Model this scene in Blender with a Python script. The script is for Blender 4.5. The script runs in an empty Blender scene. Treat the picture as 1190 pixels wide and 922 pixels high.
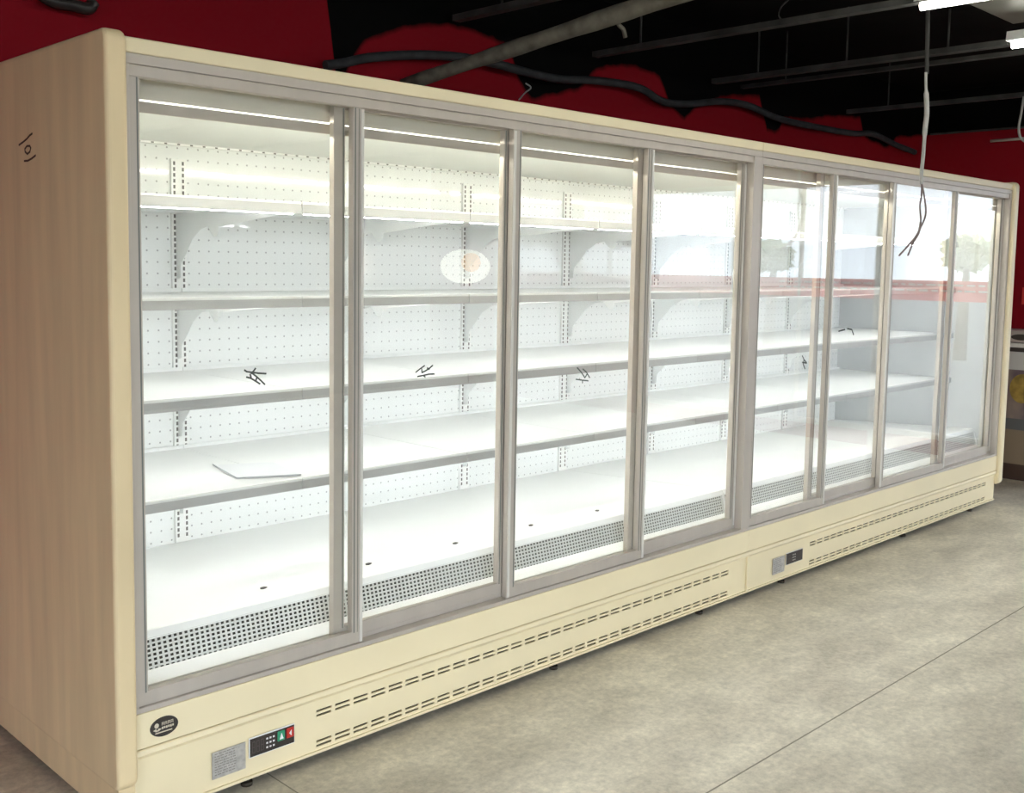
import bpy, math, random
from mathutils import Vector, Matrix, Euler
random.seed(7)
SKY0, SKY1 = 2.5, 5.0
SC = bpy.context.scene
COL = SC.collection

# ------------------------------------------------------------------ camera numbers
FPX, PX, PY, W, H = 1233.14, 565.34, 418.66, 1190, 922
CAM = Vector((-1.2109, -2.5366, 1.5043))
ROT = Euler((1.47961, -0.01442, -0.77081), 'XYZ')
RM = ROT.to_matrix()
def ray(u, v): return RM @ Vector(((u-PX)/FPX, -(v-PY)/FPX, -1.0))
def at_y(u, v, y): d = ray(u, v); return CAM + d*((y-CAM.y)/d.y)
def at_x(u, v, x): d = ray(u, v); return CAM + d*((x-CAM.x)/d.x)
def at_z(u, v, z): d = ray(u, v); return CAM + d*((z-CAM.z)/d.z)

# ------------------------------------------------------------------ materials
def nmat(name):
    m = bpy.data.materials.new(name); m.use_nodes = True
    nt = m.node_tree; b = nt.nodes['Principled BSDF']
    return m, nt, b
def N(nt, t, **kw):
    n = nt.nodes.new(t)
    for k, v in kw.items():
        if hasattr(n, k): setattr(n, k, v)
        else: n.inputs[k].default_value = v
    return n
def pbr(name, col, rough=.5, metal=0, noise=0, scale=6, stretch=(1,1,1), bump=0, spec=.5, coat=0):
    m, nt, b = nmat(name)
    b.inputs['Base Color'].default_value = (*col, 1)
    b.inputs['Roughness'].default_value = rough
    b.inputs['Metallic'].default_value = metal
    b.inputs['Specular IOR Level'].default_value = spec
    b.inputs['Coat Weight'].default_value = coat
    if noise or bump:
        tc = N(nt, 'ShaderNodeTexCoord'); mp = N(nt, 'ShaderNodeMapping')
        mp.inputs['Scale'].default_value = stretch
        nt.links.new(tc.outputs['Object'], mp.inputs['Vector'])
        no = N(nt, 'ShaderNodeTexNoise'); no.inputs['Scale'].default_value = scale; no.inputs['Detail'].default_value = 5
        nt.links.new(mp.outputs['Vector'], no.inputs['Vector'])
        if noise:
            cr = N(nt, 'ShaderNodeMapRange')
            cr.inputs['From Min'].default_value = .3; cr.inputs['From Max'].default_value = .7
            cr.inputs['To Min'].default_value = 1-noise; cr.inputs['To Max'].default_value = 1+noise*.5
            nt.links.new(no.outputs['Fac'], cr.inputs['Value'])
            vm = N(nt, 'ShaderNodeVectorMath', operation='SCALE')
            vm.inputs[0].default_value = col
            nt.links.new(cr.outputs['Result'], vm.inputs['Scale'])
            nt.links.new(vm.outputs['Vector'], b.inputs['Base Color'])
        if bump:
            bp = N(nt, 'ShaderNodeBump'); bp.inputs['Strength'].default_value = bump; bp.inputs['Distance'].default_value = .01
            nt.links.new(no.outputs['Fac'], bp.inputs['Height']); nt.links.new(bp.outputs['Normal'], b.inputs['Normal'])
    return m
def emis(name, col, s):
    m, nt, b = nmat(name)
    b.inputs['Base Color'].default_value = (*col, 1)
    b.inputs['Emission Color'].default_value = (*col, 1); b.inputs['Emission Strength'].default_value = s
    return m

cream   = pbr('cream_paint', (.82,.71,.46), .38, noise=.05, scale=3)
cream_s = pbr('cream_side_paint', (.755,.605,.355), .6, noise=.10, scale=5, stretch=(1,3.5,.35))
alu     = pbr('satin_aluminium', (.50,.45,.385), .42, .25, noise=.06, scale=20, stretch=(1,1,.1))
alu_l   = pbr('bright_aluminium', (.70,.68,.62), .35, .2)
rubber  = pbr('grey_seal', (.16,.17,.15), .6)
white   = pbr('white_enamel', (.84,.84,.81), .35, noise=.02, scale=2)
shelf_m = pbr('white_shelf_enamel', (.83,.84,.82), .4)
rail_m  = pbr('grey_price_rail', (.40,.40,.385), .35, noise=.05, scale=4)
rail_l  = pbr('clear_rail_lip', (.7,.71,.69), .25)
header_m= pbr('grey_header', (.72,.68,.57), .45, .1)
dark    = pbr('black_plastic', (.035,.028,.024), .4)
slot_m  = pbr('dark_slot', (.16,.15,.14), .8)
hole_m  = pbr('inside_plinth_dark', (.10,.085,.06), .9)
grid_m  = pbr('grey_grille', (.66,.67,.63), .45)
under_m = pbr('grille_shade_dark', (.06,.065,.055), .8)
ink     = pbr('marker_ink', (.07,.08,.07), .6)
ink_br  = pbr('brown_marker_ink', (.06,.03,.018), .7)
silver  = pbr('silver_label', (.50,.48,.44), .4, .3, noise=.25, scale=60)
silver_p= pbr('label_print', (.25,.23,.21), .6)
green_b = pbr('green_button', (.03,.28,.14), .3)
red_b   = pbr('red_button', (.50,.03,.02), .3)
badge_t = pbr('badge_silver_print', (.62,.55,.42), .4)
white_t = pbr('white_print', (.8,.8,.78), .5)
blackc  = pbr('black_ceiling_paint', (.005,.005,.0045), .9, noise=.4, scale=2, spec=.1)
railc   = pbr('black_painted_steel', (.065,.065,.06), .6, noise=.4, scale=8, spec=.3)
pipe_m  = pbr('dusty_grey_pipe', (.15,.135,.10), .85, noise=.45, scale=14, bump=.4)
flex_m  = pbr('dark_flexible_conduit', (.034,.036,.038), .7, noise=.4, scale=14)
galv    = pbr('galvanised_duct', (.20,.20,.175), .45, .5, noise=.1, scale=3)
cable_m = pbr('grey_cable_sheath', (.42,.41,.38), .5, noise=.15, scale=30)
cable_d = pbr('brown_grey_wire', (.17,.13,.12), .5)
foot_m  = pbr('black_rubber_foot', (.03,.022,.012), .7)
lampbody= pbr('white_lamp_body', (.75,.75,.72), .4)
tube_e  = emis('lamp_tube_glow', (1,.98,.90), 13.5)
led_c   = emis('warm_led_glow', (1,.985,.88), 36.0)
led_s   = emis('cool_led_glow', (.99,.985,1), 14)
paper_m = pbr('clear_plastic_sheet', (.74,.75,.76), .3)
debris_m= pbr('dark_scrap', (.05,.045,.04), .7)

# perforated back sheet
m, nt, b = nmat('perforated_white_sheet'); perf = m
def perf_nodes(nt, b, axes, pitch, rad, base, hole):
    tc = N(nt, 'ShaderNodeTexCoord'); sx = N(nt, 'ShaderNodeSeparateXYZ')
    nt.links.new(tc.outputs['Object'], sx.inputs[0])
    outs = []
    for a in axes:
        d = N(nt, 'ShaderNodeMath', operation='DIVIDE'); d.inputs[1].default_value = pitch
        nt.links.new(sx.outputs[a], d.inputs[0])
        f = N(nt, 'ShaderNodeMath', operation='FRACT'); nt.links.new(d.outputs[0], f.inputs[0])
        s = N(nt, 'ShaderNodeMath', operation='SUBTRACT'); s.inputs[1].default_value = .5
        nt.links.new(f.outputs[0], s.inputs[0])
        q = N(nt, 'ShaderNodeMath', operation='POWER'); q.inputs[1].default_value = 2
        ab = N(nt, 'ShaderNodeMath', operation='ABSOLUTE'); nt.links.new(s.outputs[0], ab.inputs[0])
        nt.links.new(ab.outputs[0], q.inputs[0]); outs.append(q)
    ad = N(nt, 'ShaderNodeMath', operation='ADD'); nt.links.new(outs[0].outputs[0], ad.inputs[0]); nt.links.new(outs[1].outputs[0], ad.inputs[1])
    lt = N(nt, 'ShaderNodeMath', operation='LESS_THAN'); lt.inputs[1].default_value = (rad/pitch)**2
    nt.links.new(ad.outputs[0], lt.inputs[0])
    mx = N(nt, 'ShaderNodeMix', data_type='RGBA')
    mx.inputs['A'].default_value = (*base,1); mx.inputs['B'].default_value = (*hole,1)
    nt.links.new(lt.outputs[0], mx.inputs['Factor']); nt.links.new(mx.outputs['Result'], b.inputs['Base Color'])
perf_nodes(nt, b, ('X','Z'), .042, .0036, (.84,.85,.83), (.44,.44,.43)); b.inputs['Roughness'].default_value = .04
wn = N(nt,'ShaderNodeTexNoise'); wn.inputs['Scale'].default_value = 2.2; wb = N(nt,'ShaderNodeBump'); wb.inputs['Strength'].default_value = .25; wb.inputs['Distance'].default_value = .02
nt.links.new(wn.outputs['Fac'], wb.inputs['Height']); nt.links.new(wb.outputs[0], b.inputs['Normal'])

# thin clear glass: see-through plus a surface reflection that grows at grazing angles
m, nt, b = nmat('clear_door_glass'); glass = m
nt.nodes.remove(b)
ge = N(nt, 'ShaderNodeNewGeometry')
dt = N(nt, 'ShaderNodeVectorMath', operation='DOT_PRODUCT')
nt.links.new(ge.outputs['Incoming'], dt.inputs[0]); nt.links.new(ge.outputs['Normal'], dt.inputs[1])
ab = N(nt, 'ShaderNodeMath', operation='ABSOLUTE'); nt.links.new(dt.outputs['Value'], ab.inputs[0])
om = N(nt, 'ShaderNodeMath', operation='SUBTRACT'); om.inputs[0].default_value = 1; nt.links.new(ab.outputs[0], om.inputs[1])
pw = N(nt, 'ShaderNodeMath', operation='POWER'); pw.inputs[1].default_value = 5; nt.links.new(om.outputs[0], pw.inputs[0])
ma = N(nt, 'ShaderNodeMath', operation='MULTIPLY_ADD'); ma.inputs[1].default_value = .96; ma.inputs[2].default_value = .04
nt.links.new(pw.outputs[0], ma.inputs[0])
tr = N(nt, 'ShaderNodeBsdfTransparent'); tr.inputs['Color'].default_value = (.985,.99,.985,1)
gl = N(nt, 'ShaderNodeBsdfGlossy'); gl.inputs['Roughness'].default_value = 0.0; gl.inputs['Color'].default_value = (1,1,1,1)
ms = N(nt, 'ShaderNodeMixShader')
nt.links.new(ma.outputs[0], ms.inputs[0]); nt.links.new(tr.outputs[0], ms.inputs[1]); nt.links.new(gl.outputs[0], ms.inputs[2])
nt.links.new(ms.outputs[0], nt.nodes['Material Output'].inputs['Surface'])

# red decal film on the shop window: daylight shines through it
m, nt, b = nmat('red_window_film'); film = m
b.inputs['Base Color'].default_value = (.75,.05,.05,1); b.inputs['Roughness'].default_value = .5
tl = N(nt, 'ShaderNodeBsdfTranslucent'); tl.inputs['Color'].default_value = (.85,.12,.12,1)
ms = N(nt, 'ShaderNodeMixShader'); ms.inputs[0].default_value = .75
nt.links.new(b.outputs[0], ms.inputs[1]); nt.links.new(tl.outputs[0], ms.inputs[2]); nt.links.new(ms.outputs[0], nt.nodes['Material Output'].inputs['Surface'])
m, nt, b = nmat('white_window_film'); film_w = m
b.inputs['Base Color'].default_value = (.8,.8,.8,1)
tl = N(nt, 'ShaderNodeBsdfTranslucent'); tl.inputs['Color'].default_value = (.9,.9,.9,1)
ms = N(nt, 'ShaderNodeMixShader'); ms.inputs[0].default_value = .7
nt.links.new(b.outputs[0], ms.inputs[1]); nt.links.new(tl.outputs[0], ms.inputs[2]); nt.links.new(ms.outputs[0], nt.nodes['Material Output'].inputs['Surface'])

# polished concrete floor with stains, speckle and sawn joints
m, nt, b = nmat('worn_concrete'); conc = m
tc = N(nt, 'ShaderNodeTexCoord')
n1 = N(nt, 'ShaderNodeTexNoise'); n1.inputs['Scale'].default_value = 1.3; n1.inputs['Detail'].default_value = 6; n1.inputs['Roughness'].default_value = .6
n2 = N(nt, 'ShaderNodeTexNoise'); n2.inputs['Scale'].default_value = 38; n2.inputs['Detail'].default_value = 6; n2.inputs['Roughness'].default_value = .75
n3 = N(nt, 'ShaderNodeTexNoise'); n3.inputs['Scale'].default_value = 5; n3.inputs['Detail'].default_value = 8; n3.inputs['Roughness'].default_value = .7
mpn = N(nt, 'ShaderNodeMapping'); mpn.inputs['Location'].default_value = (3.1, 7.7, 0); mpn.inputs['Scale'].default_value = (1,1.6,1)
nt.links.new(tc.outputs['Object'], mpn.inputs[0])
for n in (n1, n3): nt.links.new(mpn.outputs[0], n.inputs['Vector'])
nt.links.new(tc.outputs['Object'], n2.inputs['Vector'])
r1 = N(nt, 'ShaderNodeValToRGB'); r1.color_ramp.elements[0].position = .32; r1.color_ramp.elements[0].color = (.42,.38,.295,1)
r1.color_ramp.elements[1].position = .62; r1.color_ramp.elements[1].color = (.68,.63,.50,1)
nt.links.new(n1.outputs['Fac'], r1.inputs[0])
mr = N(nt, 'ShaderNodeMapRange'); mr.inputs['From Min'].default_value=.3; mr.inputs['From Max'].default_value=.7; mr.inputs['To Min'].default_value=.80; mr.inputs['To Max'].default_value=1.13
nt.links.new(n3.outputs['Fac'], mr.inputs['Value'])
mr2 = N(nt, 'ShaderNodeMapRange'); mr2.inputs['From Min'].default_value=.3; mr2.inputs['From Max'].default_value=.7; mr2.inputs['To Min'].default_value=.74; mr2.inputs['To Max'].default_value=1.22
nt.links.new(n2.outputs['Fac'], mr2.inputs['Value'])
mm = N(nt, 'ShaderNodeMath', operation='MULTIPLY'); nt.links.new(mr.outputs[0], mm.inputs[0]); nt.links.new(mr2.outputs[0], mm.inputs[1])
vs = N(nt, 'ShaderNodeVectorMath', operation='SCALE'); nt.links.new(r1.outputs['Color'], vs.inputs[0]); nt.links.new(mm.outputs[0], vs.inputs['Scale'])
nt.links.new(vs.outputs['Vector'], b.inputs['Base Color'])
b.inputs['Roughness'].default_value = .55
bp = N(nt, 'ShaderNodeBump'); bp.inputs['Strength'].default_value = .15; bp.inputs['Distance'].default_value = .004
nt.links.new(n2.outputs['Fac'], bp.inputs['Height']); nt.links.new(bp.outputs[0], b.inputs['Normal'])
joint_m = pbr('dark_floor_joint', (.24,.22,.17), .9)

# red wall whose upper part was roughly sprayed black: the edge of the black runs up and down along the wall
RED = (.28,.008,.016)
edge_px = [(0,-60),(370,-40),(381,2),(383,86),(402,86),(412,64),(428,46),(470,34),(500,27),(540,34),(590,52),(604,96),(616,116),(640,112),(672,104),(690,82),(722,75),(765,86),(779,122),(795,139),(812,122),(840,112),(885,113),(889,150),(904,156),(910,138),(945,139),(962,136),(1000,137),(1004,160),(1030,172),(1042,160),(1072,158)]
BACKY = 1.25
pts = [at_y(u, v, BACKY) for u, v in edge_px]
def wall_mat(name, curve, red=RED):
    m, nt, b = nmat(name)
    tc = N(nt, 'ShaderNodeTexCoord'); sx = N(nt, 'ShaderNodeSeparateXYZ'); nt.links.new(tc.outputs['Object'], sx.inputs[0])
    nz = N(nt, 'ShaderNodeTexNoise'); nz.inputs['Scale'].default_value = 9; nz.inputs['Detail'].default_value = 4
    nt.links.new(tc.outputs['Object'], nz.inputs['Vector'])
    if curve:
        x0, x1 = -5.0, 8.0; z0, z1 = 1.8, 3.1
        mrx = N(nt, 'ShaderNodeMapRange'); mrx.inputs['From Min'].default_value = x0; mrx.inputs['From Max'].default_value = x1
        nt.links.new(sx.outputs['X'], mrx.inputs['Value'])
        fc = N(nt, 'ShaderNodeFloatCurve'); c = fc.mapping.curves[0]
        cp = [((p.x-x0)/(x1-x0), (min(p.z, 3.05)-z0)/(z1-z0)) for p in curve]
        cp = sorted(cp)
        c.points[0].location = (0, cp[0][1]); c.points[1].location = (1, cp[-1][1])
        for q in cp:
            pt = c.points.new(*q)
        for pt in c.points: pt.handle_type = 'VECTOR'
        fc.mapping.update()
        nt.links.new(mrx.outputs[0], fc.inputs['Value'])
        mz = N(nt, 'ShaderNodeMapRange'); mz.inputs['To Min'].default_value = z0; mz.inputs['To Max'].default_value = z1
        nt.links.new(fc.outputs[0], mz.inputs['Value']); thr = mz.outputs[0]
    else:
        v = N(nt, 'ShaderNodeValue'); v.outputs[0].default_value = 2.585; thr = v.outputs[0]
    d = N(nt, 'ShaderNodeMath', operation='SUBTRACT'); nt.links.new(sx.outputs['Z'], d.inputs[0]); nt.links.new(thr, d.inputs[1])
    nd = N(nt, 'ShaderNodeMath', operation='MULTIPLY_ADD'); nd.inputs[1].default_value = .05 if curve else .01; nt.links.new(nz.outputs['Fac'], nd.inputs[0]); nt.links.new(d.outputs[0], nd.inputs[2])
    st = N(nt, 'ShaderNodeMapRange'); st.inputs['From Min'].default_value = .01 if curve else 0; st.inputs['From Max'].default_value = .04 if curve else .01
    nt.links.new(nd.outputs[0], st.inputs['Value'])
    mx = N(nt, 'ShaderNodeMix', data_type='RGBA'); mx.inputs['A'].default_value = (*red,1); mx.inputs['B'].default_value = (.003,.003,.0028,1)
    nt.links.new(st.outputs[0], mx.inputs['Factor']); nt.links.new(mx.outputs['Result'], b.inputs['Base Color'])
    b.inputs['Roughness'].default_value = .8; b.inputs['Specular IOR Level'].default_value = .08
    return m
wall_back_m = wall_mat('red_wall_black_oversprayed', pts)
wall_red_m = wall_mat('red_wall_paint', None)
wall_gray_m = pbr('dull_grey_wall', (.20,.19,.175), .8, noise=.2, scale=1)

# ------------------------------------------------------------------ mesh helpers
class MB:
    def __init__(s): s.v=[]; s.f=[]; s.mi=[]; s.sm=[]; s.cur=0
    def box(s, x0,x1,y0,y1,z0,z1):
        b=len(s.v); s.v += [(x,y,z) for z in (z0,z1) for y in (y0,y1) for x in (x0,x1)]
        for f in ((0,2,3,1),(4,5,7,6),(0,1,5,4),(2,6,7,3),(0,4,6,2),(1,3,7,5)):
            s.f.append(tuple(b+i for i in f)); s.mi.append(s.cur); s.sm.append(False)
        return s
    def prism(s, prof, axis, a0, a1, smooth=False):
        """prof: 2D outline; axis 'x': (y,z) outline extruded in x; 'y': (x,z); 'z': (x,y)"""
        b=len(s.v); n=len(prof)
        def P(p,a): return {'x':(a,p[0],p[1]),'y':(p[0],a,p[1]),'z':(p[0],p[1],a)}[axis]
        s.v += [P(p,a0) for p in prof]+[P(p,a1) for p in prof]
        s.f.append(tuple(range(b,b+n))[::-1]); s.f.append(tuple(range(b+n,b+2*n)))
        s.mi += [s.cur]*2; s.sm += [False]*2
        for i in range(n):
            j=(i+1)%n; s.f.append((b+i,b+j,b+n+j,b+n+i)); s.mi.append(s.cur); s.sm.append(smooth)
        return s
    def tube(s, path, r, n=10, cap=True):
        path=[Vector(p) for p in path]; b=len(s.v); rr = r if isinstance(r,(list,tuple)) else [r]*len(path)
        up=Vector((0,0,1)); prev=None
        for i,p in enumerate(path):
            t=(path[min(i+1,len(path)-1)]-path[max(i-1,0)]).normalized()
            if prev is None:
                a = up if abs(t.z)<.9 else Vector((1,0,0)); u=t.cross(a).normalized()
            else: u=(prev-t*prev.dot(t)).normalized()
            prev=u; w=t.cross(u)
            for k in range(n):
                an=2*math.pi*k/n; s.v.append(tuple(p+(u*math.cos(an)+w*math.sin(an))*rr[i]))
        for i in range(len(path)-1):
            for k in range(n):
                k2=(k+1)%n; s.f.append((b+i*n+k,b+i*n+k2,b+(i+1)*n+k2,b+(i+1)*n+k)); s.mi.append(s.cur); s.sm.append(True)
        if cap:
            s.f.append(tuple(b+k for k in range(n))[::-1]); s.f.append(tuple(b+(len(path)-1)*n+k for k in range(n))); s.mi+= [s.cur]*2; s.sm += [False]*2
        return s
    def build(s, name, mats, parent=None, bevel=0, seg=2):
        me=bpy.data.meshes.new(name); me.from_pydata(s.v,[],s.f)
        for mt in (mats if isinstance(mats,(list,tuple)) else [mats]): me.materials.append(mt)
        me.polygons.foreach_set('material_index', s.mi); me.polygons.foreach_set('use_smooth', s.sm)
        me.validate(); me.update()
        o=bpy.data.objects.new(name, me); COL.objects.link(o)
        if parent is not None: o.parent=parent
        if bevel:
            md=o.modifiers.new('bevel','BEVEL'); md.width=bevel; md.segments=seg; md.limit_method='ANGLE'
        return o
def tag(o, label=None, cat=None, group=None, kind=None):
    if label: o['label']=label
    if cat: o['category']=cat
    if group: o['group']=group
    if kind: o['kind']=kind
    return o
def empty(name, loc=(0,0,0)):
    o=bpy.data.objects.new(name,None); o.location=loc; o.empty_display_size=.1; COL.objects.link(o); return o
def struct(mb, name, mat, **k):
    o=mb.build(name, mat, **k); o['kind']='structure'; return o
def bez(pts, n=8):
    """Catmull-Rom through points"""
    P=[Vector(p) for p in pts]; out=[]
    for i in range(len(P)-1):
        p0=P[max(i-1,0)];p1=P[i];p2=P[i+1];p3=P[min(i+2,len(P)-1)]
        for k in range(n):
            t=k/n; out.append(.5*((2*p1)+(p2-p0)*t+(2*p0-5*p1+4*p2-p3)*t*t+(3*p1-p0-3*p2+p3)*t**3))
    out.append(P[-1]); return out

# ------------------------------------------------------------------ room
XW, XL, YR, ZC = 7.386, -4.4, -7.2, 2.92
struct(MB().box(XL-.1,XW+.15,YR-.1,BACKY+.15,-.1,0), 'floor', conc)
struct(MB().box(XL-.1,XW+.15,YR-.1,BACKY+.15,ZC,ZC+.1), 'ceiling', blackc)
struct(MB().box(XL-.1,XW+.15,BACKY,BACKY+.15,0,ZC), 'wall_back', wall_back_m)
mb=MB(); mb.box(XL-.15,XL,YR-.1,-6.8,0,ZC); mb.box(XL-.15,XL,-2.4,BACKY,0,ZC); mb.box(XL-.15,XL,-6.8,-2.4,0,.1); mb.box(XL-.15,XL,-6.8,-2.4,2.5,ZC)
struct(mb, 'wall_left', wall_mat('red_bounce_wall_paint',None,(.50,.05,.035)))  # red made brighter to bounce red light onto the end panel
FX0,FX1,FZ0,FZ1=-4.1,2.7,.1,2.5
mb=MB(); mb.box(XL,FX0,YR-.15,YR,0,ZC); mb.box(FX1,XW,YR-.15,YR,0,ZC); mb.box(FX0,FX1,YR-.15,YR,0,FZ0); mb.box(FX0,FX1,YR-.15,YR,FZ1,ZC)
struct(mb, 'wall_front', wall_gray_m)
WY0, WY1, WZ0, WZ1 = -4.05, -.52, .12, 2.26
mb=MB(); mb.box(XW,XW+.15,WY1,BACKY,0,ZC); mb.box(XW,XW+.15,YR,WY0,0,ZC); mb.box(XW,XW+.15,WY0,WY1,WZ1,ZC); mb.box(XW,XW+.15,WY0,WY1,0,WZ0)
struct(mb,'wall_right',wall_red_m)
mb=MB(); mb.box(XW-.012,XW,WY1+.03,BACKY,0,.1); struct(mb,'baseboard_right',pbr('dark_baseboard',(.05,.03,.02),.5))
# joints sawn in the slab
mb=MB(); mb.box(XL,XW,-.9025,-.8975,-.001,.0006); mb.box(.428,.432,YR,BACKY,-.001,.0006); mb.box(XL,XW,-4.9,-4.892,-.001,.0006)
struct(mb,'trim_1',joint_m)
# window wall of the shop front
mb=MB(); g=.045
mb.box(XW+.03,XW+.09,WY0,WY1,WZ0,WZ0+g); mb.box(XW+.03,XW+.09,WY0,WY1,WZ1-g,WZ1)
for y,gg in ((WY0,g),(WY0+1.75,.014),(WY1-g,g)): mb.box(XW+.03,XW+.09,y,y+gg,WZ0+g,WZ1-g)
wf=struct(mb,'window_1',alu)
mb=MB(); mb.box(FX0,FX1,YR-.1,YR-.05,FZ0,FZ0+.05); mb.box(FX0,FX1,YR-.1,YR-.05,FZ1-.05,FZ1)  # unseen front window, added to light the case fronts
for k in range(6): xx=FX0+(FX1-FX0-.05)*k/5; mb.box(xx,xx+.05,YR-.1,YR-.05,FZ0+.05,FZ1-.05)
wg=struct(mb,'added_window_front',alu); MB().box(FX0+.05,FX1-.05,YR-.078,YR-.072,FZ0+.05,FZ1-.05).build('pane',glass,wg)
mb=MB(); mb.box(XL-.1,XL-.05,-6.8,-2.4,.1,.15); mb.box(XL-.1,XL-.05,-6.8,-2.4,2.45,2.5)  # unseen left window, added to light the end panel
for k in range(4): yy=-6.8+4.35*k/3; mb.box(XL-.1,XL-.05,yy,yy+.05,.15,2.45)
wl=struct(mb,'added_window_left',alu); MB().box(XL-.078,XL-.072,-6.75,-2.45,.15,2.45).build('pane',glass,wl)
p=MB().box(XW+.055,XW+.061,WY0+g,WY1-g,WZ0+g,WZ1-g).build('pane',glass,wf)
mb=MB(); mb.box(XW+.0535,XW+.055,WY0+g,WY1-g,1.25,1.415); MBf=mb.build('red_film_band',film,wf)
mb=MB(); random.seed(3)
for row,z in ((0,1.325),(1,1.372)):
    y=-2.5
    while y<-.6:
        l=random.uniform(.03,.09)
        mb.box(XW+.0525,XW+.0535,y,min(y+l,-.57),z,z+.016); y+=l+random.uniform(.015,.03)
mb.build('white_film_dashes',film_w,wf)
# outside
mb=MB(); mb.box(XW+.15,90,-60,60,-.12,-.02); mb.box(-60,XW+.15,-60,YR-.15,-.12,-.02); mb.box(-60,XL-.15,YR-.15,60,-.12,-.02)
struct(mb,'ground',pbr('pale_paving',(.09,.09,.088),.9,noise=.15,scale=1))
leaf=pbr('pale_green_leaves',(.42,.46,.25),.8,noise=.3,scale=3)
bark=pbr('bark',(.14,.1,.06),.9)
def tree(x,y,h,r,label):
    t=empty('street_tree',(x,y,0)); tag(t,label,'tree',None)
    random.seed(int(x*10+y*7)); 
    MB().tube([(0,0,-.02),(.05,0,h*.4),(0,.05,h*.7)],[.12,.09,.05],8).build('trunk',bark,t)
    mb=MB()
    for k in range(420):
        a=random.uniform(0,6.283); c=random.uniform(-1,1); rr=r*random.uniform(.5,1)**.5; s=math.sqrt(1-c*c)
        cx,cy,cz=rr*s*math.cos(a),rr*s*math.sin(a),h*.78+rr*c*.75
        e=random.uniform(.08,.17); u=Vector((random.gauss(0,1),random.gauss(0,1),random.gauss(0,1))).normalized()*e
        w=u.cross(Vector((random.gauss(0,1),random.gauss(0,1),random.gauss(0,1)))).normalized()*e*.6
        C=Vector((cx,cy,cz)); b_=len(mb.v); mb.v+= [tuple(C-u),tuple(C+w),tuple(C+u),tuple(C-w)]; mb.f.append((b_,b_+1,b_+2,b_+3)); mb.mi.append(0); mb.sm.append(False)
    mb.build('crown',leaf,t)
tree(17.0,-8.3,2.2,.36,'small green street tree outside the shop window, farthest from the display cases')
tree(17.0,-4.6,2.3,.38,'small green street tree outside the shop window, nearest to the display cases')


# ------------------------------------------------------------------ refrigerated display cases
L=2.93; HT=2.048; BACK=1.19; YB=1.115; YS=.305; BAY=L/4
def rounded(x0,x1,y0,y1,r,n=6):
    pts=[]
    for cx,cy,a0 in ((x1-r,y1-r,0),(x0+r,y1-r,90),(x0+r,y0+r,180),(x1-r,y0+r,270)):
        for k in range(n+1):
            a=math.radians(a0+90*k/n); pts.append((cx+r*math.cos(a),cy+r*math.sin(a)))
    return pts
def end_panel(root, x0, x1, outer_left):
    # outline in (y,z) with a soft top front and bottom front corner
    y0,y1,z0,z1=-.022,BACK+.01,.13,HT+.012
    prof=[(y1,z0),(y1,z1)]
    r=.03
    prof+=[(y0+r-r*math.sin(math.radians(a)), z1-r+r*math.cos(math.radians(a))) for a in range(0,91,15)]
    prof+=[(y0+r-r*math.cos(math.radians(a)), z0+r-r*math.sin(math.radians(a))) for a in range(0,91,15)]
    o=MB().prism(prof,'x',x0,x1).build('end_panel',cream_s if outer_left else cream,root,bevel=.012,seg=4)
    return o
def strokes(name, pls, depth_fn, w, mat, parent, nrm):
    """thin ink ribbons lying on a flat surface; pls = list of polylines of 3D points"""
    mb=MB(); nrm=Vector(nrm)
    for pl in pls:
        P=[Vector(p)+nrm*.0006 for p in pl]
        for a,b_ in zip(P,P[1:]):
            t=(b_-a).normalized(); s_=t.cross(nrm)*w*.5; t=t*w*.3
            i=len(mb.v); mb.v += [tuple(a-t-s_),tuple(a-t+s_),tuple(b_+t+s_),tuple(b_+t-s_)]+[tuple(q+nrm*.0004) for q in (a-t-s_,a-t+s_,b_+t+s_,b_+t-s_)]
            for f in ((0,1,2,3),(4,5,6,7),(0,1,5,4),(2,3,7,6),(1,2,6,5),(3,0,4,7)): mb.f.append(tuple(i+k for k in f)); mb.mi.append(0); mb.sm.append(False)
    return mb.build(name,mat,parent)

SHZ=[(1.652,1.687),(1.356,1.388),(1.058,1.093),(.765,.798)]
def inv(root,p): return Vector(p)-root.location

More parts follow.
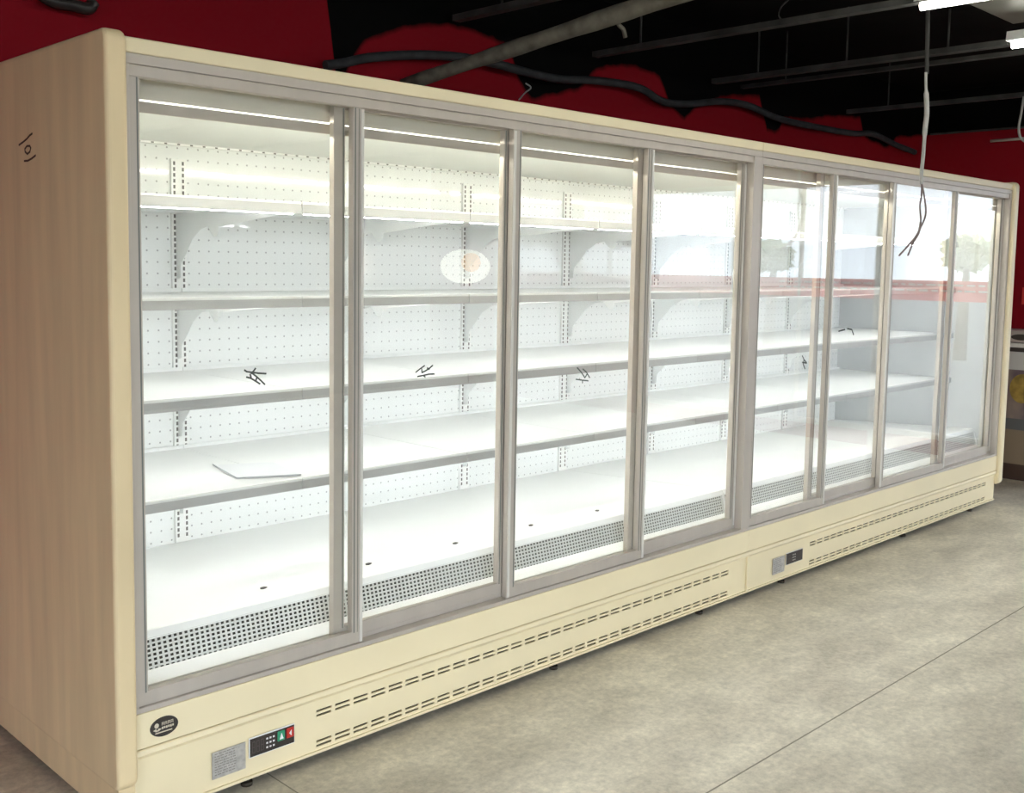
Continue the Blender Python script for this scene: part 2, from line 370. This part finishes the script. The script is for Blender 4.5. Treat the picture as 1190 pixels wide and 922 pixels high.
def make_case(X0, label, last):
    root=empty('refrigerated_display_case',(X0,0,0))
    tag(root,label,'display case','refrigerated display cases joined in a row')
    P=root
    # shell
    mb=MB(); xr = L if not last else L-.0
    mb.box(0,L,YB+.004,BACK,.20,HT-.02)              # back
    mb.box(0,L,.03,BACK,HT-.02,HT)                   # top
    mb.box(0,L,.12,BACK,.20,.34)                     # bottom tank
    mb.build('insulated_shell',white,P)
    if not last: MB().box(0.0,.03,.09,YB,.34,HT-.02).build('inner_side_wall',white,P)
    else: MB().box(L-.03,L,.09,YB,.34,HT-.02).build('inner_side_wall',pbr('grey_inner_wall',(.50,.51,.50),.5),P)
    # canopy ceiling + header + led
    mb=MB(); mb.box(.03 if not last else 0,L if not last else L-.03,.105,YB,1.925,1.937); mb.box(.03,L-.03,1.085,1.1,1.917,1.925)
    mb.cur=1
    for k in range(56):
        x=.05+k*.0515; mb.box(x,x+.010,1.0835,1.085,1.9185,1.9235) if x<L-.04 else None
    can=mb.build('canopy_liner',[white,slot_m],P)
    mb=MB(); mb.box(.0,L,.085,.095,1.9115,2.03); hd=mb.build('header_panel',header_m,P)
    MB().box(.0,L,.085,.092,1.879,1.9068).build('lower_lip',alu,hd)
    MB().tube([(.06,.150,1.902),(L-.06,.150,1.902)],.007,10).build('lamp_tube',led_c,can)
    # back sheet, uprights
    MB().box(.0,L,YB,YB+.004,.40,1.925).build('perforated_back_panel',perf,P)
    ks = (1,2,3,4) if not last else (1,2,3)
    for k in ks:
        x=BAY*k-(.030 if k==4 else 0); mb=MB(); mb.box(x-.029,x+.029,YB-.012,YB,.43,1.87)
        mb.cur=1; z=.45
        while z<1.85:
            for sx in (-.0175,.0175): mb.box(x+sx-.004,x+sx+.004,YB-.0125,YB-.012,z,z+.0135)
            z+=.0215
        mb.build('slotted_upright',[white,slot_m],P)
    # shelves
    for lv,(zb,zt) in enumerate(SHZ):
        for k in range(4):
            x0=BAY*k+.0015+(.03 if k==0 and not last else 0); x1=BAY*(k+1)-.0015-(.03 if k==3 and last else 0)
            mb=MB(); mb.box(x0,x1,YS+.012,YB-.016,zt-.016,zt-.006); mb.box(x0,x1,YB-.026,YB-.016,zt-.006,zt+.006)
            s=mb.build('shelf',shelf_m,P)
            mb=MB(); mb.prism([(YS,zb),(YS+.004,zb-.001),(YS+.008,zt-.002),(YS+.003,zt)],'x',x0,x1); r=mb.build('price_rail',rail_m,s)
            MB().prism([(YS+.0015,zt-.0055),(YS+.012,zt-.0055),(YS+.012,zt+.0015),(YS+.0025,zt+.0015)],'x',x0,x1).build('clear_lip',rail_l,s)
            if k<4:
                xb=BAY*(k+1) if not (k==3 and last) else None
                if xb:
                    zz=zt-.017
                    prof=[(YB-.013,zz),(YS+.10,zz),(YS+.10,zz-.018),(YS+.36,zz-.040)]
                    cy,cz,rr=YS+.52,zz-.062,.026          # curled nose
                    prof+=[(cy-rr*math.cos(math.radians(a)),cz-rr*math.sin(math.radians(a))) for a in (-20,10,40,70,100,130)]
                    prof+=[(cy+.05,zz-.050),(cy+.10,zz-.060),(cy+.16,zz-.095),(cy+.20,zz-.140),(YB-.045,zz-.185),(YB-.040,zz-.235),(YB-.013,zz-.240)]
                    MB().prism(prof,'x',xb-.012,xb-.009).build('shelf_bracket',shelf_m,s)
            if True:
                z=zb+.003 if lv==0 else zt-.024
                y=YS+.022 if lv==0 else YS+.24
                xe=.14 if (last and k==3) else .02
                MB().tube([(x0+.02,y,z),(x1-xe,y,z)],.006,8).build('led_strip',led_s,s)  # strips below the top shelf are added, unseen, to brighten the case
    # bottom deck and air grille
    xd0=.03 if not last else .002; xd1=L-.002 if not last else L-.03
    mb=MB(); mb.prism([(.160,.462),(YB,.415),(YB,.427),(.160,.479)],'x',xd0,xd1); mb.build('bottom_deck',shelf_m,P)
    A=Vector((0,.118,.373)); B=Vector((0,.139,.459)); D=(B-A)
    mb=MB(); nr=7; cw=.0050
    for i in range(nr+1):
        c=A+D*(i/nr); t=D.normalized()*cw*.5
        mb.prism([(c.y-t.y,c.z-t.z),(c.y-t.y+.002,c.z-t.z),(c.y+t.y+.002,c.z+t.z),(c.y+t.y,c.z+t.z)],'x',xd0,xd1)
    x=xd0
    while x<xd1-.006:
        mb.prism([(A.y-.0002,A.z),(A.y+.002,A.z),(B.y+.002,B.z),(B.y-.0002,B.z)],'x',x,x+.0068); x+=.0165
    mb.cur=1; mb.prism([(A.y-.0025,A.z),(A.y+.003,A.z),(B.y+.003,B.z),(B.y-.0025,B.z)],'x',xd1-.016,xd1)
    mb.prism([(B.y-.001,B.z-.001),(B.y+.004,B.z-.001),(.158,.470),(.158,.481),(.150,.479)],'x',xd0,xd1); mb.mi[-6:]=[1]*len(mb.mi[-6:]); mb.mi[-7]=1
    gr=mb.build('air_return_grille',[grid_m,shelf_m],P)
    MB().prism([(A.y+.014,A.z-.01),(A.y+.02,A.z-.01),(B.y+.014,B.z),(B.y+.008,B.z)],'x',xd0,xd1).build('grille_hole_shade',under_m,gr)  # dark sheet stands in for the shade behind the grille
    MB().prism([(.075,.33),(.118,.33),(.118,.380),(.075,.358)],'x',xd0,xd1).build('inner_sill',white,P)
    # outside trim
    MB().box(0,L,0,.03,2.010,HT).build('top_trim',cream,P,bevel=.004)
    # aluminium door frame
    mb=MB(); mb.box(0,L,.002,.075,1.984,2.0095); mb.box(0,L,.008,.012,1.955,1.984)
    mb.box(0,L,.036,.040,1.955,1.984)
    mb.box(0,L,.002,.075,.3175,.331); mb.box(0,L,.038,.075,.331,.345)
    j0=(.004 if last else .015); j1=(.030 if last else .062)
    mb.box(0,j0,.002,.036,.331,1.984); mb.box(0,j0+.02,.036,.075,.331,1.984); mb.box(L-j1,L,.002,.075,.331,1.984)
    fr=mb.build('door_frame',alu,P,bevel=.0015)
    # lower front panel, plinth with air slots
    MB().box(0,L,.0,.02,.2215,.317).build('lower_front_panel',cream,P,bevel=.002)
    mb=MB(); z0,z1=.032,.190; y0,y1=.010,.016
    slots=[]; x=.578
    while x<2.80-.05: slots.append((x,x+.056)); x+=.0695
    rows=[(.046,.0525),(.060,.0665),(.140,.1465),(.154,.1605)]
    zc=z0
    for a,b_ in rows:
        mb.box(0,L,y0,y1,zc,a)
        px_=0
        for sx0,sx1 in slots: mb.box(px_,sx0,y0,y1,a,b_); px_=sx1
        mb.box(px_,L,y0,y1,a,b_); zc=b_
    mb.box(0,L,y0,y1,zc,z1)
    mb.prism([(-.003,.204),(-.001,.2155),(.003,.2185),(.020,.2185),(.020,.190),(.010,.190),(.004,.197)],'x',0,L)
    mb.box(0,.012,.001,.008,z0,.199); mb.box(0,L,.003,.014,z0-.004,z0+.004)
    pl=mb.build('plinth',cream,P)
    MB().box(.005,L-.005,.03,.04,.035,.19).build('slot_backing',hole_m,pl)
    MB().box(.005,L-.005,.04,BACK,.05,.199).build('base_tray',pbr('base_tray_grey',(.3,.28,.22),.8) if 'base_tray_grey' not in bpy.data.materials else bpy.data.materials['base_tray_grey'],P)
    for x in (.35,1.66,2.6):
        mb=MB(); mb.tube([(x,.030,.0),(x,.030,.012)],.017,12); mb.tube([(x,.030,.010),(x,.030,.034)],.008,8); mb.build('levelling_foot',foot_m,P)
    for x in (.35,2.6): MB().tube([(x,BACK-.08,.0),(x,BACK-.08,.06)],.02,10).build('levelling_foot',foot_m,P)
    # badge (only on the first case), label, controller
    if not last:
        mb=MB(); prof=[(.082+.040*math.cos(a*math.pi/16),.2665+.0265*math.sin(a*math.pi/16)) for a in range(32)]
        mb.prism(prof,'y',-.003,.0); bd=mb.build('oval_badge',dark,P); tag(bd,'dark oval maker badge with pale lettering')
        mb=MB()
        # emblem: a little ball on two leaves
        mb.prism([(.060+.0062*math.cos(a*math.pi/8),.2735+.0068*math.sin(a*math.pi/8)) for a in range(16)],'y',-.0036,-.003)
        mb.prism([(.050,.2625),(.058,.2655),(.0615,.260),(.066,.2655),(.074,.2625),(.066,.2580),(.0575,.2575)],'y',-.0036,-.003)
        # lettering as worn strokes
        for k in range(4):
            x=.0745+k*.0088
            mb.box(x,x+.0012,-.0036,-.003,.2705,.2795); mb.box(x+.0052,x+.0064,-.0036,-.003,.2705,.2795); mb.box(x,x+.0064,-.0036,-.003,.2775,.2792); mb.box(x,x+.0064,-.0036,-.003,.2738,.2750)
        for k in range(6): mb.box(.0745+k*.0060,.0745+k*.0060+.0044,-.0036,-.003,.2605+(k%2)*.001,.2668)
        mb.box(.056,.104,-.0036,-.003,.2515,.2545)
        mb.build('badge_print',badge_t,bd)
    lb=MB().box(.226,.332,.0045,.006,.0645,.142).build('rating_label',silver,P); tag(lb,'silver rating label with small print')
    mb=MB(); random.seed(5)
    for k in range(9):
        z=.134-k*.0075; x=.234
        while x<.300:
            w=random.uniform(.004,.012); mb.box(x,min(x+w,.302),.0041,.0045,z,z+.0026); x+=w+.003
    mb.build('small_print',silver_p,lb)
    ct=MB().box(.342,.496,.0025,.006,.089,.148).build('control_panel',alu_l if last else white,P,bevel=.001); tag(ct,'temperature control panel with dark display')
    MB().box(.345,.4935,.0012,.0025,.092,.145).build('display',dark,ct)
    mb=MB()
    for k in range(3):
        for r_ in range(3): mb.box(.398+k*.011,.404+k*.011,.0004,.0012,.103+r_*.013,.108+r_*.013)
    mb.build('keypad',silver if last else white_t,ct)
    mb=MB()
    for x in (.352,.366,.380):                            # unlit seven-segment figures
        mb.box(x,x+.009,.0008,.0012,.134,.1355); mb.box(x,x+.009,.0008,.0012,.118,.1195); mb.box(x,x+.009,.0008,.0012,.102,.1035)
        for xx in (x,x+.0078): mb.box(xx,xx+.0013,.0008,.0012,.103,.134)
    mb.build('display_figures',pbr('dim_figures',(.10,.08,.075),.4) if 'dim_figures' not in bpy.data.materials else bpy.data.materials['dim_figures'],ct)
    if not last:
        for nm,x,mt in (('green_button',.434,green_b),('red_button',.465,red_b)):
            bt=MB().box(x,x+.025,-.004,.0012,.112,.142).build(nm,mt,ct,bevel=.003)
            if mt is green_b: MB().prism([(x+.006,.118),(x+.0125,.136),(x+.019,.118)],'y',-.0048,-.004).build('button_mark',white_t,bt)
            else: MB().prism([(x+.007,.127),(x+.0155,.136),(x+.0155,.118)],'y',-.0048,-.004).build('button_mark',white_t,bt)
    # sliding doors
    if not last: spec=[(.015,.751,0),(.662,1.408,1),(1.384,2.166,0),(2.100,2.866,1)]
    else: spec=[(.003,.700,0),(.585,1.345,1),(1.300,2.130,0),(2.055,2.90,1)]
    doors=[]
    for a,b_,tr in spec:
        y0=.012+.028*tr; y1=y0+.022; st=.040; zb=.332+.013*tr; zt=1.982-.002*tr
        sl=.030 if a<.02 else st
        mb=MB(); mb.box(a,a+sl,y0,y1,zb,zt); mb.box(b_-st,b_,y0,y1,zb,zt)
        mb.box(a+sl,b_-st,y0,y1,zt-.028,zt); mb.box(a+sl,b_-st,y0,y1,zb,zb+.038)
        mb.cur=1
        for xx in (a+sl-.008,b_-st+.006): mb.box(xx,xx+.004,y0-.0006,y0,zb+.034,zt-.028)
        mb.cur=2
        mb.box(a+.002,a+.012,y0-.0035,y0,zb+.002,zt-.031) if tr==0 and a>.02 else None
        mb.box(b_-.012,b_-.002,y0-.0035,y0,zb+.002,zt-.031)
        mb.cur=1
        mb.box(b_-.020,b_-.018,y0-.0006,y0,zb+.034,zt-.03)
        d=mb.build('sliding_door',[alu,rubber,alu_l],P)
        MB().box(a+sl-.004,b_-st+.004,y0+.009,y0+.013,zb+.030,zt-.024).build('glass_pane',glass,d)
        doors.append((d,y0+.009))
    return root,doors

c1,d1=make_case(0.0,'near refrigerated display case with the brown-beige end panel, oval badge and red and green buttons',False)
c2,d2=make_case(L,'far refrigerated display case next to the red end wall, without a badge',True)
end_panel(c1,-.057,0,True)
end_panel(c2,L,L+.057,False)
for c,xa,xb in ((c1,-.045,0),(c2,L,L-.0)):
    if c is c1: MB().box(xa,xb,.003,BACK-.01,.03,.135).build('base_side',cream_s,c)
# marker scribbles on the glass
def onglass(root,y,pl): return [[inv(root,at_y(u,v,y)) for u,v in l] for l in pl]
def zt(x0,y0,s,pl): return [[(x0+a/s,y0+b_/s) for a,b_ in l] for l in pl]
s1=zt(270,415,19.83,[[(280,305),(330,340),(450,355),(600,375),(770,385)],[(530,265),(480,330),(440,380)],[(410,400),(430,490)],[(450,370),(560,460),(650,540),(740,630)],[(325,465),(420,490),(540,560),(630,620)],[(560,470),(540,545)]])
s2=zt(470,410,19.83,[[(260,450),(360,370),(460,300)],[(395,380),(400,460),(480,420),(560,370),(645,295)],[(520,350),(570,385)],[(300,550),(430,525),(560,495),(680,490)],[(430,525),(475,560)]])
s3=zt(650,415,19.83,[[(410,250),(500,350),(580,470)],[(540,280),(620,350),(690,470)],[(590,470),(640,390)],[(380,515),(520,535),(660,550)],[(530,540),(530,600)]])
s5=zt(910,395,19.83,[[(440,370),(480,460),(460,560),(500,670)],[(480,460),(540,530)],[(440,520),(540,540)]])
s6=zt(965,370,19.83,[[(190,300),(330,260)],[(390,240),(490,260),(530,380)]])
for root,dd,pls,w in ((c1,d1[0],s1,.0050),(c1,d1[1],s2,.0048),(c1,d1[2],s3,.0050),(c2,d2[0],s5,.0065),(c2,d2[1],s6,.007)):
    strokes('marker_scribble',onglass(root,dd[1],pls),None,w,ink,dd[0],(0,-1,0))
# marker note on the end panel
xs=-.057
m1=zt(10,140,15.37,[[(190,440),(260,390),(330,330),(380,270),(425,235)],[(340,600),(300,560),(295,510),(330,460),(380,455),(400,490),(385,560),(340,600)],[(285,725),(350,720),(420,680),(485,625)]])
strokes('marker_note',[[inv(c1,at_x(u,v,xs)) for u,v in l] for l in m1],None,.0055,ink_br,c1,(-1,0,0))

# ------------------------------------------------------------------ things lying in the near case
P0=[at_z(247,540,.796),at_z(275,556,.796),at_z(350,552,.796),at_z(318,537,.796)]
mb=MB(); ctr=sum(P0,Vector())/4
lo=.7930
mb.v=[(p.x,p.y,lo) for p in P0]+[(p.x,p.y,lo+.002) for p in P0]
mb.f=[(0,1,2,3),(7,6,5,4),(0,4,5,1),(1,5,6,2),(2,6,7,3),(3,7,4,0)]; mb.mi=[0]*6; mb.sm=[False]*6
sh=mb.build('plastic_sheet',paper_m)
mb=MB()
for a,b_ in ((0,1),(1,2)):
    A,B=P0[a],P0[b_]; mb.tube([(A.x,A.y,lo+.004),(B.x,B.y,lo+.004)],.002,6)
mb.build('folded_edge',pbr('grey_fold',(.45,.46,.47),.4),sh)
tag(sh,'thin clear plastic sheet lying on the lowest shelf of the near case','sheet')
for i,(u,v,lab) in enumerate(((306,684,'small dark scrap on the case floor behind the first door'),(428,656,'small dark scrap on the case floor just right of the first door post'),(529,632,'small dark scrap on the case floor behind the middle of the second door'),(617,611,'tiny dark scrap on the case floor behind the left of the third door'),(694,594,'tiny dark scrap on the case floor behind the right of the third door'))):
    p=at_z(u,v,.46)
    for _ in range(5): p=at_z(u,v,.479-(p.y-.16)*.0545)
    mb=MB(); s=.013 if i<3 else .011
    mb.prism([(p.x-s,p.y-.004),(p.x-.3*s,p.y-.010),(p.x+s,p.y-.002),(p.x+.6*s,p.y+.008),(p.x-.6*s,p.y+.006)],'z',p.z-.0002,p.z+.003)
    tag(mb.build('scrap',debris_m),lab,'scrap')

# ------------------------------------------------------------------ ceiling: rails, lamps, duct, pipe, hoses, cables
def rail(x,y0,y1,z,w,h,label,grp='black ceiling rails'):
    mb=MB(); mb.box(x-w/2,x+w/2,y0,y1,z,z+.006); mb.box(x-w/2,x-w/2+.006,y0,y1,z+.006,z+h); mb.box(x+w/2-.006,x+w/2,y0,y1,z+.006,z+h)
    for yy in (y0+.3,(y0+y1)/2,y1-.3): mb.tube([(x,yy,z+.006),(x,yy,ZC)],.006,6)
    o=mb.build('ceiling_rail',railc); tag(o,label,'rail',grp); return o
rail(3.20,-6.8,1.2,2.60,.05,.028,'dark ceiling rail carrying the tube lamp at the top edge of the photo')
rail(4.31,-.50,1.2,2.60,.06,.028,'dark ceiling rail ending at the tube lamp on the right edge')
rail(4.62,-6.8,1.2,2.61,.04,.022,'dark ceiling rail just beyond the lamp rail on the right edge')
rail(5.98,-6.8,1.2,2.60,.03,.03,'thin dark ceiling rail, farthest but one from the camera')
rail(2.2,-.2,1.2,2.62,.05,.028,'dark ceiling rail above the long diagonal pipe')
o=MB().box(XW-.02,XW,WY1,1.2,2.580,2.594).build('ceiling_edge_strip',railc); tag(o,'thin dull strip along the top of the red end wall','strip')
def lamp(x,y0,y1,z,label):
    t=empty('ceiling_tube_lamp',(x,(y0+y1)/2,z)); l=(y1-y0)/2
    tag(t,label,'lamp','ceiling tube lamps')
    mb=MB(); mb.prism([(-.03,.03),(.03,.03),(.022,.075),(-.022,.075)],'y',-l,l)
    for yy in (-l*.6,l*.6): mb.tube([(0,yy,.07),(0,yy,ZC-z)],.005,6)
    mb.build('housing',lampbody,t)
    MB().tube([(0,-l+.02,.012),(0,l-.02,.012)],.018,12).build('glowing_tube',tube_e,t)
lamp(3.20,-1.85,-.53,2.575,'glowing white tube lamp at the top edge, nearer of the two in view')
lamp(4.235,-1.85,-.52,2.575,'glowing white tube lamp cut by the right edge of the photo')
for x,y in ((-3.3,-2.1),(-1.9,-2.1),(-.6,-1.5),(1.1,-1.2),(2.15,-1.2),(5.6,-2.3),(-3,-5),(-.8,-5),(1.4,-5)):  # unseen lamps added for more light in the room
    lamp(x,y-.66,y+.66,2.6,'glowing white tube lamp added out of view to light the room')
# duct
p=at_z(1177,28,2.72); mb=MB(); mb.box(1.6,p.x,p.y-.75,p.y,2.72,ZC-.002)
du=mb.build('ceiling_duct',galv,bevel=.004); tag(du,'pale grey sheet metal duct under the black ceiling, top right corner','duct')
# diagonal pipe
A=at_y(468,99,1.13); 
B=at_z(785,-6,2.56); C_=B+(B-A)*1.2
mb=MB(); path=[A+(C_-A)*(i/24) for i in range(25)]
mb.tube(path,[.027+.0011*i+.0025*math.sin(i*1.7) for i in range(25)],14)
q1=at_z(592,58,2.5)
pi=mb.build('ceiling_pipe',pipe_m); tag(pi,'dusty grey round pipe slanting down to the back wall above the case','pipe')
mb=MB(); k=A+(B-A)*.80+Vector((.0,0,-.03)); mb.tube(bez([k+Vector((0,0,.03)),k+Vector((.02,0,-.005)),k+Vector((.05,.0,-.02)),k+Vector((.065,0,-.05))]),.009,8); mb.build('broken_clip',pipe_m,pi)
# dark flexible conduit sagging along the back wall
fpx=[(378,76),(400,73),(430,67),(480,64),(530,66),(575,74),(612,84),(650,92),(695,94),(742,102),(770,118),(800,121),(838,118),(870,123),(905,138),(950,148),(990,155),(1015,156),(1040,168),(1063,177)]
mb=MB(); mb.tube(bez([at_y(u,v,1.17) for u,v in fpx],6),.021,10)
tag(mb.build('flexible_conduit_hanging',flex_m),'long dark flexible conduit sagging along the red wall above the cases','conduit')
# short silver wire end and black clumps
mb=MB(); mb.tube(bez([at_y(u,v,1.15) for u,v in ((603,116),(610,108),(617,102),(611,97))]),.0035,6)
tag(mb.build('wire_end_hanging',cable_m),'short bright wire end against the black paint above the second door','wire')
# black bracket at top left
a=at_y(50,-2,1.2); b_=at_y(100,12,1.2)
mb=MB(); mb.tube(bez([at_y(48,-6,1.2),at_y(62,2,1.2),at_y(84,6,1.2),at_y(102,10,1.2),at_y(109,2,1.2)]),.022,8)
tag(mb.build('black_cable_bundle_hanging',dark),'black cable bundle on the red wall at the top left corner','cable')
# hanging cable in front of the far case
yc=-.30
def cp(l): return [at_y(u,v,yc) for u,v in l]
root=empty('hanging_cable',at_y(1077,28,yc)); tag(root,'pale twisted cable hanging from the ceiling in front of the far case','cable')
def ch(mb,name,mat):
    mb.v=[tuple(Vector(v)-root.location) for v in mb.v]; return mb.build(name,mat,root)
mb=MB(); t=at_y(1076,20,yc); mb.tube([Vector((t.x,yc,ZC)),at_y(1077,86,yc)],.010,8); ch(mb,'conduit_stub',railc)
mb=MB(); pth=bez(cp([(1076,84),(1076,100),(1077,130),(1075,150),(1073,180),(1071,200),(1071,214)]),6)
mb.tube(pth,[.007 if i<8 else (.0125 if i<20 else .009) for i in range(len(pth))],8); ch(mb,'outer_sheath',cable_m)
mb=MB(); mb.tube(bez(cp([(1071,212),(1071,226),(1069,240),(1070,258),(1066,272),(1055,286),(1045,297)]),6),.0045,6)
mb.tube(bez(cp([(1071,212),(1074,228),(1076,246),(1073,258),(1066,272),(1060,285),(1055,297)]),6),.0045,6)
mb.tube(bez(cp([(1070,258),(1067,272),(1059,284)]),6),.006,6)
ch(mb,'inner_wires',cable_d)
# looped wire and short strip by the right edge
xq=5.95
mb=MB(); mb.tube(bez([at_x(u,v,xq) for u,v in ((1190,112),(1187,130),(1184,148),(1186,160),(1194,166))]),.008,6)
tag(mb.build('looped_wire_hanging',cable_m),'pale looped wire hanging from the thin rail at the right edge','wire')
a=at_x(1151,164,XW-.06); c=at_x(1215,159,XW-.06)
mb=MB(); mb.tube([a,c],.011,8); mb.tube([c,Vector((c.x,c.y,ZC))],.004,6)
tag(mb.build('short_rod_hanging',pbr('pale_rod',(.6,.55,.45),.5)),'short pale rod before the red end wall at the right edge','rod')
# small wire hook, top centre
mb=MB(); mb.tube(bez([at_y(u,v,.2) for u,v in ((916,0),(908,8),(905,18),(911,26))]),.004,6)
tag(mb.build('wire_hook_hanging',railc),'faint thin wire hook against the black ceiling, top centre right','wire')

# ------------------------------------------------------------------ counter beyond the far case
XC=6.78
def Zc_(v): return at_x(1182,v,XC).z
yl=.45; yr=-.35
root=empty('chest_freezer',(XC+.28,(yl+yr)/2,0)); tag(root,'white and brown chest freezer with a colourful front beyond the far case','freezer')
def cb(name,mat,x0,x1,z0,z1,y0=yr,y1=yl,bevel=0,par=None):
    o=root.location; return MB().box(x0-o.x,x1-o.x,y0-o.y,y1-o.y,z0-o.z,z1-o.z).build(name,mat,par or root,bevel=bevel)
x1=XC+.56
cb('kick_base',pbr('dark_brown_base',(.05,.025,.015),.5),XC+.02,x1,0,Zc_(540))
cb('lower_body',pbr('tan_panel',(.22,.16,.10),.5),XC+.004,x1,Zc_(540),Zc_(500))
cb('grey_band',pbr('dark_grey_band',(.10,.10,.095),.5),XC+.002,x1,Zc_(500),Zc_(487))
# graphic front: mauve ground with a yellow round shape
m,nt,b=nmat('printed_front'); tc=N(nt,'ShaderNodeTexCoord')
nz=N(nt,'ShaderNodeTexNoise'); nz.inputs['Scale'].default_value=6; nt.links.new(tc.outputs['Object'],nz.inputs[0])
cr=N(nt,'ShaderNodeValToRGB'); cr.color_ramp.elements[0].position=.38; cr.color_ramp.elements[0].color=(.13,.085,.10,1); cr.color_ramp.elements[1].position=.62; cr.color_ramp.elements[1].color=(.24,.18,.14,1)
nt.links.new(nz.outputs['Fac'],cr.inputs[0]); nt.links.new(cr.outputs[0],b.inputs['Base Color'])
bd=cb('printed_front',m,XC,x1,Zc_(487),Zc_(430))
o=root.location; cy=at_x(1188,452,XC); mb=MB()
mb.prism([(cy.y-o.y+.085*math.cos(k*math.pi/12),cy.z+.105*math.sin(k*math.pi/12)) for k in range(24)],'x',XC-.003-o.x,XC-o.x)
mb.build('yellow_round_picture',pbr('yellow_print',(.34,.22,.04),.5,noise=.5,scale=14),bd)
cb('upper_body',pbr('pale_grey_body',(.50,.48,.44),.5),XC+.002,x1,Zc_(430),Zc_(409))
cb('dark_seal',dark,XC-.004,x1,Zc_(409),Zc_(404))
cb('top_rim',pbr('off_white_rim',(.66,.63,.58),.4),XC-.01,x1,Zc_(404),Zc_(399),bevel=.003)
zr=Zc_(399)
root2=empty('tray_with_dish',(XC+.12,at_x(1187,394,XC+.02).y+.13,zr)); tag(root2,'small beige tray with a dark oval dish on top of the freezer','tray')
MB().box(-.1,.12,-.35,.15,.0,Zc_(384)-zr).build('tray_body',pbr('beige_tray',(.40,.34,.30),.5),root2,bevel=.01)
mb=MB(); mb.prism([(-.13+.07*math.cos(k*math.pi/10),.042+.022*math.sin(k*math.pi/10)) for k in range(20)],'x',-.104,-.1); mb.build('dark_oval',dark,root2)
a=at_x(1187,354,XW-.012); mb=MB().box(XW-.012,XW-.002,a.y-.5,a.y,a.z,a.z+.13)
tag(mb.build('red_sign',pbr('bright_red_print',(.75,.05,.04),.5)),'small bright red sign on the dark red end wall','sign')

# glowing oval added on the end wall to make the spot mirrored in the door
root3=empty('oval_reflection_glow',(XW,-6.55,1.46)); tag(root3,'added glowing white and orange oval, mirrored in the glass of the second door','sign')
mb=MB(); mb.prism([(.40*math.cos(k*math.pi/16),.20*math.sin(k*math.pi/16)) for k in range(32)],'x',-.06,0); mb.build('white_face',emis('white_oval_glow',(1,.97,.85),2.0),root3)
mb=MB(); mb.prism([(.14+.16*math.cos(k*math.pi/12),.05+.11*math.sin(k*math.pi/12)) for k in range(24)],'x',-.066,-.06); mb.build('orange_disc',emis('orange_oval_glow',(1,.55,.2),1.9),root3)

# ------------------------------------------------------------------ world, camera, view
w=bpy.data.worlds.new('overcast_sky'); SC.world=w; w.use_nodes=True
bg=w.node_tree.nodes['Background']; bg.inputs['Color'].default_value=(.80,.88,1.0,1)
wt=w.node_tree; wc=N(wt,'ShaderNodeTexCoord'); wd=N(wt,'ShaderNodeVectorMath',operation='DOT_PRODUCT'); wd.inputs[1].default_value=(-.42,-.90,.1)
wt.links.new(wc.outputs['Generated'],wd.inputs[0])
wm=N(wt,'ShaderNodeMapRange'); wm.inputs['From Min'].default_value=.1; wm.inputs['From Max'].default_value=.9; wm.inputs['To Min'].default_value=SKY0; wm.inputs['To Max'].default_value=SKY1
wt.links.new(wd.outputs['Value'],wm.inputs['Value']); wt.links.new(wm.outputs[0],bg.inputs['Strength'])   # sky made brighter towards the front window to light the case fronts
cam=bpy.data.cameras.new('camera'); cam.sensor_width=36; cam.lens=FPX/W*36; cam.sensor_fit='HORIZONTAL'
cam.shift_x=(W/2-PX)/W; cam.shift_y=(PY-H/2)/W; cam.clip_start=.05; cam.clip_end=300
co=bpy.data.objects.new('camera',cam); co.location=CAM; co.rotation_euler=ROT; COL.objects.link(co); SC.camera=co
SC.view_settings.view_transform='Standard'; SC.view_settings.look='None'; SC.view_settings.gamma=1; SC.view_settings.use_curve_mapping=False
SC.view_settings.exposure=0.8
SC.cycles.transparent_max_bounces=16
SC.cycles.max_bounces=12; SC.cycles.diffuse_bounces=6; SC.cycles.sample_clamp_indirect=8
SC.cycles.use_denoising=True
